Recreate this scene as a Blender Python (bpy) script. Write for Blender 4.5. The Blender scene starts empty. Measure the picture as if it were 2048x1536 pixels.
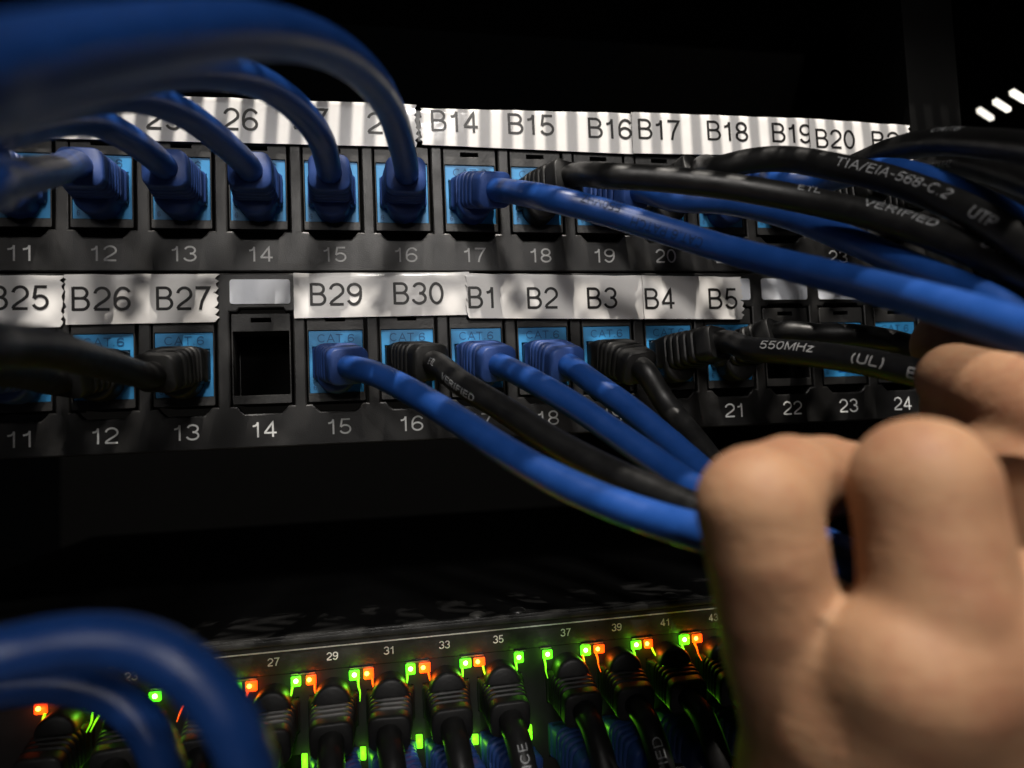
import bpy, bmesh, math, random
import numpy as np
from mathutils import Vector, Matrix, Euler, noise
random.seed(7)
S = 0.001                                   # the code is written in millimetres, the scene in metres
scene = bpy.context.scene
C = scene.collection
PI = math.pi

# ------------------------------------------------------------------ camera, world, lamps, exposure
F = 1400.0                                  # focal length in pixels of a 2048 px wide picture
CAM = Vector((-8.91, -183.925, -46.2))      # mm
EUL = Euler((PI/2 + 0.05964, 0.0425, -0.18972), 'XYZ')
cd = bpy.data.cameras.new('camera'); cam = bpy.data.objects.new('camera', cd); C.objects.link(cam)
cam.location = CAM * S; cam.rotation_euler = EUL
cd.sensor_width = 36; cd.lens = F/2048*36
cd.clip_start = 0.004; cd.clip_end = 20
cd.dof.use_dof = True; cd.dof.focus_distance = 0.183; cd.dof.aperture_fstop = 10.2
scene.camera = cam
w = bpy.data.worlds.new('World'); scene.world = w; w.use_nodes = True
w.node_tree.nodes['Background'].inputs[0].default_value = (0.9, 0.95, 1, 1)
w.node_tree.nodes['Background'].inputs[1].default_value = 0.0006

def lamp(name, loc, target, power, size, color, spread=PI):
    l = bpy.data.lights.new(name, 'AREA'); l.shape = 'DISK'; l.size = size*S; l.energy = power; l.color = color; l.spread = spread
    o = bpy.data.objects.new(name, l); C.objects.link(o)
    o.location = Vector(loc)*S
    o.rotation_euler = (Vector(target)-Vector(loc)).to_track_quat('-Z', 'Y').to_euler()
    return o
WARM = (1.0, 0.93, 0.84)
lamp('ceiling_lamp', (60, -620, 1350), (20, 0, 0), 21, 12, WARM)
lamp('ceiling_lamp', (60, -700, 1350), (20, 0, 0), 19, 12, WARM)
lamp('fill_light', (60, -1150, 680), (0, 0, -40), 6.8, 150, (1.0, 0.95, 0.9))  # unseen fill added to lift the panels and the hand
lamp('fill_light', (-130, -1300, 420), (0, 0, -40), 3.4, 520, (1.0, 0.95, 0.9))  # broad low fill added to soften the shadows on the lower panel
lamp('wall_fill', (430, 200, 150), (700, 120, 100), 9, 120, (1.0, 0.95, 0.88))  # added to brighten the wall behind the side slots
vs = scene.view_settings
vs.view_transform = 'Standard'; vs.look = 'None'; vs.gamma = 1; vs.use_curve_mapping = False; vs.exposure = 0.0

# ------------------------------------------------------------------ pixel <-> space (calibrated on the port numbers)
ROT = EUL.to_matrix()
def ray(px, py): return ROT @ Vector(((px-1024)/F, -(py-768)/F, -1))
def at(px, py, d): return CAM + ray(px, py)*d                 # a point d mm in front of the camera
def onp(px, py, y=0.0):                                       # a point of the rack's front plane
    r = ray(px, py); return CAM + r*((y-CAM.y)/r.y)
PITCH = 18.246
def portx(n): return (n-16)*PITCH - 0.3

# ------------------------------------------------------------------ materials
def mat(name, base, rough=0.5, spec=0.5, metal=0.0, noise_amt=0.0, noise_scale=300, bump=0.0, bump_scale=1500, coat=0.0,
        coat_rough=0.1, sss=0.0, emit=None, estr=0.0, trans=0.0, rough_var=0.0, bdist=0.0002):
    m = bpy.data.materials.new(name); m.use_nodes = True
    nt = m.node_tree; b = nt.nodes['Principled BSDF']; L = nt.links
    b.inputs['Base Color'].default_value = (*base, 1); b.inputs['Roughness'].default_value = rough
    b.inputs['Specular IOR Level'].default_value = spec; b.inputs['Metallic'].default_value = metal
    b.inputs['Coat Weight'].default_value = coat; b.inputs['Coat Roughness'].default_value = coat_rough
    b.inputs['Transmission Weight'].default_value = trans
    if sss:
        b.inputs['Subsurface Weight'].default_value = sss
        b.inputs['Subsurface Radius'].default_value = (0.004, 0.0016, 0.0008); b.inputs['Subsurface Scale'].default_value = 1.0
    if emit:
        b.inputs['Emission Color'].default_value = (*emit, 1); b.inputs['Emission Strength'].default_value = estr
    tc = nt.nodes.new('ShaderNodeTexCoord')
    if noise_amt or rough_var:
        n = nt.nodes.new('ShaderNodeTexNoise'); n.inputs['Scale'].default_value = noise_scale; n.inputs['Detail'].default_value = 6
        n.inputs['Roughness'].default_value = 0.65
        L.new(tc.outputs['Object'], n.inputs['Vector'])
        if noise_amt:
            mr = nt.nodes.new('ShaderNodeMapRange'); mr.inputs['From Min'].default_value = 0.3; mr.inputs['From Max'].default_value = 0.7
            mr.inputs['To Min'].default_value = 1-noise_amt; mr.inputs['To Max'].default_value = 1+noise_amt
            L.new(n.outputs['Fac'], mr.inputs['Value'])
            mx = nt.nodes.new('ShaderNodeVectorMath'); mx.operation = 'SCALE'; mx.inputs[0].default_value = base
            L.new(mr.outputs['Result'], mx.inputs['Scale']); L.new(mx.outputs['Vector'], b.inputs['Base Color'])
        if rough_var:
            mr2 = nt.nodes.new('ShaderNodeMapRange'); mr2.inputs['From Min'].default_value = 0.3; mr2.inputs['From Max'].default_value = 0.7
            mr2.inputs['To Min'].default_value = rough-rough_var; mr2.inputs['To Max'].default_value = rough+rough_var
            L.new(n.outputs['Fac'], mr2.inputs['Value']); L.new(mr2.outputs['Result'], b.inputs['Roughness'])
    if bump:
        n2 = nt.nodes.new('ShaderNodeTexNoise'); n2.inputs['Scale'].default_value = bump_scale; n2.inputs['Detail'].default_value = 3
        L.new(tc.outputs['Object'], n2.inputs['Vector'])
        bp = nt.nodes.new('ShaderNodeBump'); bp.inputs['Strength'].default_value = bump; bp.inputs['Distance'].default_value = bdist
        L.new(n2.outputs['Fac'], bp.inputs['Height'])
        L.new(bp.outputs['Normal'], b.inputs['Normal'])
        if coat: L.new(bp.outputs['Normal'], b.inputs['Coat Normal'])
    return m

M = dict(
    panel=mat('powder_coated_steel', (0.0095, 0.0092, 0.009), 0.38, 0.55, noise_amt=0.25, noise_scale=120, bump=0.22, bump_scale=3800, rough_var=0.1),
    black_plastic=mat('black_plastic', (0.017, 0.017, 0.017), 0.42, 0.5, noise_amt=0.2, noise_scale=400, bump=0.2, bump_scale=1800, rough_var=0.08),
    frame_plastic=mat('jack_plastic', (0.022, 0.0215, 0.021), 0.45, 0.5, noise_amt=0.2, noise_scale=400, bump=0.25, bump_scale=1800),
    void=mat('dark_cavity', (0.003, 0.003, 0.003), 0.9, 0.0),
    jack_blue=mat('jack_blue_plastic', (0.036, 0.27, 0.58), 0.42, 0.45, noise_amt=0.08, noise_scale=250, bump=0.08, bump_scale=900),
    emboss=mat('jack_blue_lettering', (0.010, 0.09, 0.24), 0.5, 0.4),
    white_ink=mat('white_ink', (0.72, 0.73, 0.72), 0.55, 0.3, noise_amt=0.18, noise_scale=900),
    grey_ink=mat('grey_ink', (0.60, 0.60, 0.59), 0.6, 0.3, noise_amt=0.25, noise_scale=900),
    faint_ink=mat('worn_silver_ink', (0.32, 0.33, 0.34), 0.6, 0.3, noise_amt=0.6, noise_scale=1500),
    dark_ink=mat('dark_blue_ink', (0.012, 0.03, 0.09), 0.55, 0.3, noise_amt=0.4, noise_scale=1200),
    black_ink=mat('black_ink', (0.012, 0.011, 0.011), 0.4, 0.4, noise_amt=0.3, noise_scale=900),
    paper=mat('taped_paper', (0.80, 0.785, 0.765), 0.5, 0.4, noise_amt=0.03, noise_scale=150, bump=0.16, bump_scale=120, coat=0.6, coat_rough=0.1, bdist=0.0004),
    card=mat('label_card', (0.74, 0.77, 0.83), 0.4, 0.5, noise_amt=0.04, noise_scale=200, coat=0.4, coat_rough=0.1),
    blue=mat('blue_jacket', (0.011, 0.058, 0.25), 0.36, 0.5, noise_amt=0.12, noise_scale=220, bump=0.12, bump_scale=900, rough_var=0.07),
    blue_boot=mat('blue_boot_rubber', (0.022, 0.060, 0.225), 0.48, 0.45, noise_amt=0.12, noise_scale=350, bump=0.15, bump_scale=1400, rough_var=0.06),
    black=mat('black_jacket', (0.010, 0.010, 0.010), 0.42, 0.4, noise_amt=0.3, noise_scale=260, bump=0.15, bump_scale=900, rough_var=0.08),
    black_boot=mat('black_boot_rubber', (0.009, 0.009, 0.009), 0.5, 0.4, noise_amt=0.3, noise_scale=350, bump=0.2, bump_scale=1400),
    clear=mat('clear_plug_plastic', (0.75, 0.8, 0.75), 0.15, 0.5, trans=0.85),
    metal=mat('port_shield_metal', (0.45, 0.45, 0.44), 0.35, 0.5, metal=1.0, noise_amt=0.15),
    switch=mat('switch_paint', (0.022, 0.022, 0.021), 0.38, 0.5, noise_amt=0.3, noise_scale=120, bump=0.5, bump_scale=1500, rough_var=0.12),
    port_block=mat('port_block_plastic', (0.012, 0.012, 0.012), 0.5, 0.4, noise_amt=0.2),
    led_green=mat('green_led', (0.1, 0.6, 0.05), 0.3, 0.5, emit=(0.10, 1.0, 0.01), estr=1.6),
    led_amber=mat('amber_led', (0.7, 0.15, 0.02), 0.3, 0.5, emit=(1.0, 0.065, 0.003), estr=1.7),
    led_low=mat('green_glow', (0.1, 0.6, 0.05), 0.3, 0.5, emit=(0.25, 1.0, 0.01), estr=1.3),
    led_core_g=mat('green_led_core', (0.6, 0.9, 0.5), 0.3, 0.5, emit=(0.62, 1.0, 0.32), estr=9),
    led_core_a=mat('amber_led_core', (0.9, 0.6, 0.2), 0.3, 0.5, emit=(1.0, 0.42, 0.05), estr=8),
    rack=mat('rack_paint', (0.012, 0.012, 0.013), 0.55, 0.35, noise_amt=0.3, noise_scale=60, bump=0.2, bump_scale=900),
    lid=mat('switch_lid_dimmed', (0.004, 0.004, 0.004), 0.7, 0.15, noise_amt=0.4, noise_scale=80),  # lid colour lowered to mute the light patches that fall on it
    post=mat('rack_post_paint', (0.002, 0.002, 0.002), 0.7, 0.1, noise_amt=0.3, noise_scale=60),
    room=mat('room_wall_paint', (0.8, 0.78, 0.74), 0.7, 0.3, noise_amt=0.04, noise_scale=8),
)
def skin_mat():
    m = bpy.data.materials.new('skin'); m.use_nodes = True
    nt = m.node_tree; b = nt.nodes['Principled BSDF']; L = nt.links
    tc = nt.nodes.new('ShaderNodeTexCoord')
    n = nt.nodes.new('ShaderNodeTexNoise'); n.inputs['Scale'].default_value = 45; n.inputs['Detail'].default_value = 5
    L.new(tc.outputs['Object'], n.inputs['Vector'])
    r = nt.nodes.new('ShaderNodeValToRGB')
    r.color_ramp.elements[0].position = 0.3; r.color_ramp.elements[0].color = (0.21, 0.102, 0.056, 1)
    r.color_ramp.elements[1].position = 0.7; r.color_ramp.elements[1].color = (0.36, 0.21, 0.118, 1)
    L.new(n.outputs['Fac'], r.inputs['Fac'])
    nb = nt.nodes.new('ShaderNodeTexNoise'); nb.inputs['Scale'].default_value = 130; nb.inputs['Detail'].default_value = 5; nb.inputs['Roughness'].default_value = 0.7
    L.new(tc.outputs['Object'], nb.inputs['Vector'])
    mr = nt.nodes.new('ShaderNodeMapRange'); mr.inputs['From Min'].default_value = 0.48; mr.inputs['From Max'].default_value = 0.72; mr.inputs['To Max'].default_value = 0.55
    L.new(nb.outputs['Fac'], mr.inputs['Value'])
    mxc = nt.nodes.new('ShaderNodeMix'); mxc.data_type = 'RGBA'; mxc.inputs['B'].default_value = (0.20, 0.068, 0.040, 1)
    L.new(mr.outputs['Result'], mxc.inputs['Factor']); L.new(r.outputs['Color'], mxc.inputs['A']); L.new(mxc.outputs['Result'], b.inputs['Base Color'])
    b.inputs['Roughness'].default_value = 0.6; b.inputs['Specular IOR Level'].default_value = 0.22
    b.inputs['Subsurface Weight'].default_value = 0.25
    b.inputs['Subsurface Radius'].default_value = (0.0030, 0.0012, 0.0006); b.inputs['Subsurface Scale'].default_value = 1.0
    v = nt.nodes.new('ShaderNodeTexVoronoi'); v.inputs['Scale'].default_value = 900
    n2 = nt.nodes.new('ShaderNodeTexNoise'); n2.inputs['Scale'].default_value = 260; n2.inputs['Detail'].default_value = 6
    L.new(tc.outputs['Object'], v.inputs['Vector']); L.new(tc.outputs['Object'], n2.inputs['Vector'])
    ad = nt.nodes.new('ShaderNodeMath'); ad.operation = 'MULTIPLY_ADD'; ad.inputs[1].default_value = 0.35
    L.new(v.outputs['Distance'], ad.inputs[0]); L.new(n2.outputs['Fac'], ad.inputs[2])
    mp = nt.nodes.new('ShaderNodeMapping'); mp.inputs['Scale'].default_value = (170, 170, 800)      # fine cross wrinkles
    n3 = nt.nodes.new('ShaderNodeTexNoise'); n3.inputs['Scale'].default_value = 1.0; n3.inputs['Detail'].default_value = 4
    L.new(tc.outputs['Object'], mp.inputs['Vector']); L.new(mp.outputs['Vector'], n3.inputs['Vector'])
    ad2 = nt.nodes.new('ShaderNodeMath'); ad2.operation = 'MULTIPLY_ADD'; ad2.inputs[1].default_value = 0.9
    L.new(n3.outputs['Fac'], ad2.inputs[0]); L.new(ad.outputs[0], ad2.inputs[2]); ad = ad2
    bp = nt.nodes.new('ShaderNodeBump'); bp.inputs['Strength'].default_value = 0.4; bp.inputs['Distance'].default_value = 0.0003
    L.new(ad.outputs[0], bp.inputs['Height']); L.new(bp.outputs['Normal'], b.inputs['Normal'])
    return m
M['skin'] = skin_mat()

# ------------------------------------------------------------------ builders
def tag(o, label=None, cat=None, group=None, kind=None):
    if label: o['label'] = label
    if cat: o['category'] = cat
    if group: o['group'] = group
    if kind: o['kind'] = kind
    return o
def thing(name, loc, label, cat, group=None):
    o = bpy.data.objects.new(name, None); C.objects.link(o); o.location = Vector(loc)*S
    o.empty_display_size = 0.005
    return tag(o, label, cat, group)
def wloc(o):
    v = Vector(o.location)
    while o.parent: o = o.parent; v = v + Vector(o.location)
    return v
class MB:
    def __init__(self): self.v = []; self.f = []
    def add(self, vs, fs):
        k = len(self.v); self.v += [Vector(p) for p in vs]; self.f += [tuple(i+k for i in f) for f in fs]; return self
    def box(self, x0, x1, y0, y1, z0, z1):
        return self.add([(x0,y0,z0),(x1,y0,z0),(x1,y1,z0),(x0,y1,z0),(x0,y0,z1),(x1,y0,z1),(x1,y1,z1),(x0,y1,z1)],
                        [(0,3,2,1),(4,5,6,7),(0,1,5,4),(1,2,6,5),(2,3,7,6),(3,0,4,7)])
    def loft(self, rings, cap0=True, cap1=True):
        n = len(rings[0]); k = len(self.v)
        for r in rings: self.v += [Vector(p) for p in r]
        for i in range(len(rings)-1):
            for j in range(n):
                a, b = k+i*n+j, k+i*n+(j+1) % n
                self.f.append((a, b, b+n, a+n))
        if cap0: self.f.append(tuple(k+j for j in reversed(range(n))))
        if cap1: self.f.append(tuple(k+(len(rings)-1)*n+j for j in range(n)))
        return self
    def build(self, name, m, parent=None, loc=(0, 0, 0), world=True, smooth=True, angle=40, bevel=0):
        """vertices are in mm; world=True: they are world coordinates, else relative to the object's own loc (which is relative to the parent)"""
        me = bpy.data.meshes.new(name)
        o = bpy.data.objects.new(name, me); C.objects.link(o); o.parent = parent
        o.location = Vector(loc)*S
        off = wloc(o) if world else Vector((0, 0, 0))
        me.from_pydata([(p*S-off)[:] for p in self.v], [], self.f)
        bm = bmesh.new(); bm.from_mesh(me); bmesh.ops.recalc_face_normals(bm, faces=bm.faces); 
        if bevel: bmesh.ops.bevel(bm, geom=[e for e in bm.edges if e.is_manifold and e.calc_face_angle(0) > 0.6], offset=bevel*S, segments=2, affect='EDGES', profile=0.6)
        bm.to_mesh(me); bm.free()
        me.materials.append(m)
        if smooth:
            me.shade_smooth(); me.set_sharp_from_angle(angle=math.radians(angle))
        return o
def fillpoly(loops, y0, y1, bevel=0.0):
    """plate with holes: loops of (x, z), front at y0, back at y1 -> MB"""
    cu = bpy.data.curves.new('tmp', 'CURVE'); cu.dimensions = '2D'; cu.fill_mode = 'BOTH'
    cu.extrude = (y1-y0)/2 - bevel; cu.bevel_depth = bevel; cu.bevel_resolution = 1; cu.offset = -bevel
    for lp in loops:
        sp = cu.splines.new('POLY'); sp.points.add(len(lp)-1); sp.use_cyclic_u = True
        for p, (x, z) in zip(sp.points, lp): p.co = (x, z, 0, 1)
    o = bpy.data.objects.new('tmp', cu); C.objects.link(o)
    dg = bpy.context.evaluated_depsgraph_get(); dg.update()
    me = bpy.data.meshes.new_from_object(o.evaluated_get(dg))
    mb = MB(); ym = (y0+y1)/2
    mb.add([(v.co.x, ym-v.co.z, v.co.y) for v in me.vertices], [tuple(p.vertices) for p in me.polygons])
    bpy.data.objects.remove(o); bpy.data.curves.remove(cu); bpy.data.meshes.remove(me)
    return mb
def rrect(x0, x1, z0, z1, r, n=4):
    out = []
    for cx, cz, a0 in ((x1-r, z1-r, 0), (x0+r, z1-r, 90), (x0+r, z0+r, 180), (x1-r, z0+r, 270)):
        for k in range(n+1):
            a = math.radians(a0+90*k/n); out.append((cx+r*math.cos(a), cz+r*math.sin(a)))
    return out

# stroke lettering (a plain grotesque), cap height 1
def arc(cx, cy, rx, ry, a0, a1, n=18):
    return [(cx+rx*math.cos(math.radians(a0+(a1-a0)*i/n)), cy+ry*math.sin(math.radians(a0+(a1-a0)*i/n))) for i in range(n+1)]
_6 = [arc(.26, .30, .22, .25, 0, 360, 26), arc(.29, .5, .25, .45, 38, 182)+[(.04, .36)]]
G = {
 '0': (.52, [arc(.26, .5, .22, .45, 0, 360, 30)]), '1': (.40, [[(.04, .72), (.15, .75), (.22, .83), (.25, .97)], [(.25, .97), (.25, 0)]]),
 '2': (.52, [arc(.26, .68, .22, .27, 172, -28)+[(.34, .42), (.18, .28), (.07, .16), (.03, .05)], [(.02, .05), (.49, .05)]]),
 '3': (.52, [arc(.26, .72, .20, .23, 165, -90), arc(.25, .28, .23, .235, 90, -168)]),
 '4': (.54, [[(.37, 0), (.37, .95), (.03, .28)], [(.01, .27), (.52, .27)]]),
 '5': (.52, [[(.46, .95), (.12, .95), (.06, .46)], arc(.25, .31, .22, .265, 148, -160)]),
 '6': (.52, _6), '7': (.50, [[(.02, .95), (.47, .95), (.34, .65), (.23, .35), (.17, 0)]]),
 '8': (.52, [arc(.26, .72, .19, .23, 0, 360, 24), arc(.26, .27, .22, .225, 0, 360, 24)]),
 '9': (.52, [[(.52-x, 1-y) for x, y in s] for s in _6]),
 'B': (.60, [[(.07, 0), (.07, 1)], [(.07, .95), (.32, .95)]+arc(.32, .735, .18, .215, 90, -90)+[(.07, .52)], [(.07, .52), (.34, .52)]+arc(.34, .285, .20, .235, 90, -90)+[(.07, .05)]]),
 'C': (.66, [arc(.34, .5, .29, .45, 42, 318, 26)]), 'A': (.62, [[(.02, 0), (.31, .98), (.60, 0)], [(.13, .34), (.49, .34)]]),
 'T': (.56, [[(.0, .95), (.56, .95)], [(.28, .95), (.28, 0)]]), '.': (.2, [[(.08, 0), (.08, .13)]]), ' ': (.3, []),
 'M': (.74, [[(.06, 0), (.06, .97), (.37, .1), (.68, .97), (.68, 0)]]), 'H': (.62, [[(.06, 0), (.06, 1)], [(.56, 0), (.56, 1)], [(.06, .52), (.56, .52)]]),
 'Z': (.56, [[(.04, .95), (.52, .95), (.03, .05), (.54, .05)]]), 'z': (.46, [[(.04, .66), (.42, .66), (.03, .05), (.44, .05)]]), 'U': (.62, [[(.06, 1), (.06, .3)]+arc(.31, .3, .25, .25, 180, 360)+[(.56, 1)]]),
 'L': (.50, [[(.06, 1), (.06, .05), (.48, .05)]]), 'V': (.58, [[(.01, 1), (.29, .02), (.57, 1)]]), 'E': (.54, [[(.5, .95), (.07, .95), (.07, .05), (.52, .05)], [(.07, .52), (.47, .52)]]),
 'R': (.60, [[(.07, 0), (.07, .95), (.34, .95)]+arc(.34, .73, .19, .22, 90, -90)+[(.07, .51)], [(.3, .51), (.55, 0)]]),
 'I': (.2, [[(.1, 0), (.1, 1)]]), 'F': (.50, [[(.07, 0), (.07, .95), (.48, .95)], [(.07, .52), (.42, .52)]]),
 'D': (.62, [[(.07, .05), (.07, .95), (.28, .95)]+arc(.28, .5, .28, .45, 90, -90)+[(.07, .05)]]),
 'P': (.56, [[(.07, 0), (.07, .95), (.32, .95)]+arc(.32, .71, .2, .24, 90, -90)+[(.07, .47)]]),
 'N': (.62, [[(.07, 0), (.07, .97), (.55, .03), (.55, 1)]]), 'G': (.66, [arc(.34, .5, .29, .45, 42, 330, 24)+[(.6, .45), (.38, .45)]]),
 'W': (.8, [[(.01, 1), (.2, .02), (.4, .95), (.6, .02), (.79, 1)]]), '(': (.26, [arc(.34, .45, .26, .65, 125, 235, 12)]), ')': (.26, [arc(-.08, .45, .26, .65, 55, -55, 12)]),
 '/': (.34, [[(.0, -.05), (.32, 1.05)]]), '-': (.36, [[(.04, .42), (.32, .42)]]),
 'S': (.58, [arc(.29, .72, .22, .23, 40, 270)+arc(.29, .27, .24, .22, 90, -140)]),
}
def text_ribbons(body, h, width=None, t=0.105):
    """list of (verts2d, faces, stroke number); centred on 0,0; verts2d in mm"""
    x = 0; strokes = []
    for ch in body:
        gw, ss = G[ch]
        for s in ss: strokes.append([(x+p[0], p[1]) for p in s])
        x += gw + .10
    x -= .10
    sx = (width/x if width else h); out = []
    for k, s in enumerate(strokes):
        pts = [Vector((s[0][0]*sx, s[0][1]*h))]
        for p in s[1:]:
            q = Vector((p[0]*sx, p[1]*h)); d = (q-pts[-1]).length; a = pts[-1].copy()
            m = max(1, int(d/(0.12*h)))
            for i in range(1, m+1): pts.append(a+(q-a)*i/m)
        vs = []; n = len(pts); hw = t*h/2
        closed = (pts[0]-pts[-1]).length < 1e-6
        for i, p in enumerate(pts):
            if closed: a, b = pts[i-1 if i else n-2], pts[i+1 if i < n-1 else 1]
            else: a, b = pts[max(0, i-1)], pts[min(n-1, i+1)]
            d0 = (p-a); d1 = (b-p)
            if d0.length < 1e-9: d0 = d1
            if d1.length < 1e-9: d1 = d0
            d = (d0.normalized()+d1.normalized())
            if d.length < 1e-6: d = d1
            d.normalize(); nn = Vector((-d.y, d.x)); mi = min(1.8, 1/max(.4, nn.dot(Vector((-d1.y, d1.x)).normalized())))
            vs += [p+nn*hw*mi, p-nn*hw*mi]
        fs = [(2*i, 2*i+1, 2*i+3, 2*i+2) for i in range(n-1)]
        out.append(([(v.x-x*sx/2, v.y-h/2) for v in vs], fs, k))
    return out
def flat_text(mb, body, cx, cz, h, y, width=None, t=0.105, fn=None):
    for vs, fs, k in text_ribbons(body, h, width, t):
        mb.add([(cx+a, (fn(cx+a, cz+b) if fn else 0)+y-0.012*(k % 9), cz+b) for a, b in vs], fs)
    return mb

# ------------------------------------------------------------------ the rack and what lies behind
rk = thing('equipment_rack', (170, 60, -300), 'black steel rack around the patch panels, slotted side panel at upper right', 'rack')
def rk_part(name, mb, m=M['rack'], **k): return mb.build(name, m, rk, **k)
rk_part('mounting_post', MB().box(159, 178, 3.2, 30, -300, 300), M['post'], bevel=0.8)
rk_part('mounting_post', MB().box(-330, -303, 3.2, 30, -300, 300), M['post'], bevel=0.8)
rk_part('back_panel', MB().box(-340, 300, 640, 642, -300, 300), M['void'])
slots = []
for k in range(10):                           # slanted vent slots, only these few are in view
    y = -7.4*k
    slots.append([(47.6+y, 72.0), (44.8+y, 72.1), (38.5+y, 65.0), (38.7+y, 63.6), (41.6+y, 64.0), (47.5+y, 70.3)])
mb = fillpoly([[(-330, -300), (640, -300), (640, 300), (-330, 300)]] + slots, 0, 1.5)
mb.v = [Vector((228+v.y, v.x, v.z)) for v in mb.v]
rk_part('side_panel', mb, M['void'])
# unseen slotted gobo added above the panels to stripe the ceiling lamps' light
loops = [[(-340, -300), (300, -300), (300, 150), (-340, 150)]]
SHZ = 150
for k in range(-40, 60):
    x = k*5.6
    if -330 < x < 290: loops.append([(x-1.35, -71), (x+1.35, -71), (x+1.35+0.6, -51), (x-1.35+0.6, -51)])
loops[0] = [(-340, -470), (14, -470), (14, -403), (-325, -403), (-325, -232), (5, -232), (5, -152), (68, -152), (68, -158), (300, -158), (300, 150), (-340, 150)]  # outline shaped to keep lamp light off the lower left loops
loops.append([(-45, -122), (11, -122), (16, -117), (-45, -117)])  # opening added to light the switch bezel
for band, (ya, yb, sg) in enumerate(((-73.5, -82.0, 1), (-82.8, -91.5, -1), (-92.3, -100.5, 1), (-101.3, -109.5, -1))):    # slanted slots, turned band by band
    for i in range(-34, 32):
        x = i*10.6 + band*3.1; hw = 2.9; dx = sg*7.0
        if -318 < x < 280: loops.append([(x-hw-dx, ya), (x+hw-dx, ya), (x+hw+dx, yb), (x-hw+dx, yb)])
mb = fillpoly(loops, 0, 1.2)
mb.v = [Vector((v.x, v.z, SHZ+v.y)) for v in mb.v]
rk_part('slotted_gobo', mb)
tag(MB().box(700, 705, -700, 900, -600, 700).build('room_wall', M['room']), 'white room wall seen bright through the slots of the rack side', 'wall')
tag(MB().box(-600, 690, -900, 900, -420, -400).build('floor', M['rack']), kind='structure')

# ------------------------------------------------------------------ patch panels
def opening(x, z):
    pts = [(-7.55, 5.9), (-6.2, 5.9), (-5.4, 4.9), (-4.4, 4.0), (4.4, 4.0), (5.4, 4.9), (6.2, 5.9), (7.55, 5.9), (7.55, 29.6), (5.8, 29.6), (5.2, 30.5), (-5.2, 30.5), (-5.8, 29.6), (-7.55, 29.6)]
    return [(x+a, z+b) for a, b in pts]
JACK_MASTER = {}
def jack_meshes():
    fr = fillpoly([rrect(-7.1, 7.1, 6.4, 29.2, 0.3, 2), rrect(-6.75, 6.75, 8.6, 24.7, 0.1, 1), [(-2.4, 27.0), (2.4, 27.0), (2.4, 28.1), (-2.4, 28.1)]], 0.15, 9, 0.12)
    fr.box(-7.0, 7.0, 9.01, 20, 6.5, 29.0)
    bl = fillpoly([rrect(-6.7, 6.7, 8.65, 24.65, 0.2, 2), [(-5.9, 20.6), (-5.9, 12.6), (-3.1, 12.6), (-3.1, 11.0), (-1.7, 11.0), (-1.7, 9.8), (1.7, 9.8), (1.7, 11.0), (3.1, 11.0), (3.1, 12.6), (5.9, 12.6), (5.9, 20.6)]], 0.5, 8.8, 0.1)
    tx = MB(); flat_text(tx, 'CAT.6', 0, 22.7, 2.1, 0.47, 9.2, 0.11); flat_text(tx, '6', -5.4, 10.1, 1.3, 0.47, None, 0.14)
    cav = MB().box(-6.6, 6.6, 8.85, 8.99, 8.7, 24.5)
    return fr, bl, tx, cav
FR, BL, TX, CAV = jack_meshes()
def patch_panel(z, label, ports, filled, cards, ink):
    root = thing('patch_bay', (0, 0, z), label, 'patch panel')
    loops = [rrect(-146, 158, -4.6, 39.6, 1.0, 2)] + [opening(portx(n)+.0-0, 0) for n in ports]
    mb = fillpoly(loops, 0, 2.6, 0.45)
    mb.box(-145, 157, 2.61, 40, -4.4, -2.9)           # lower return flange
    mb.box(-145, 157, 2.61, 40, 37.4, 39.3)           # upper return flange
    mb.build('faceplate', M['panel'], root, world=False, angle=30)
    for n in ports:
        t = MB(); flat_text(t, str(n), 0, 0, 3.9, -0.05, 6.0 if n > 9 else None, 0.115)
        t.build('port_number', ink, root, loc=(portx(n)+.2, 0, 0), world=False, smooth=False)
        if not JACK_MASTER:
            j = FR.build('keystone_jack', M['frame_plastic'], root, loc=(portx(n)-.15, 0, 0), world=False, angle=30)
            b = BL.build('blue_insert', M['jack_blue'], j, world=False, angle=30)
            t = TX.build('embossed_lettering', M['emboss'], j, world=False, smooth=False)
            c = CAV.build('dark_recess', M['void'], j, world=False)
            JACK_MASTER.update(j=j, b=b, t=t, c=c)
        else:
            j = JACK_MASTER['j'].copy(); C.objects.link(j); j.parent = root; j.location = Vector((portx(n)-.15, 0, 0))*S
            for key in ('b', 't', 'c') if n in filled else ('c',):
                o = JACK_MASTER[key].copy(); C.objects.link(o); o.parent = j
        if n not in filled: j['label'] = 'keystone jack without its blue insert, an empty black opening'
    for n in cards:
        c = fillpoly([rrect(-7.3, 7.3, 31.6, 37.9, 0.7, 3)], -0.35, -0.02, 0.05)
        c.build('label_card', M['card'], root, loc=(portx(n)-.1, 0, 0), world=False)
    return root
PORTS = list(range(9, 25))
up = patch_panel(0.0, 'upper black patch panel whose port numbers 11 to 23 show under the bent cables', PORTS, set(PORTS), [], M['grey_ink'])
lo = patch_panel(-44.45, 'lower black patch panel with an empty black opening above its number 14', PORTS, set(PORTS)-{14, 22}, [14, 21, 22, 23, 24], M['white_ink'])

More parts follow.
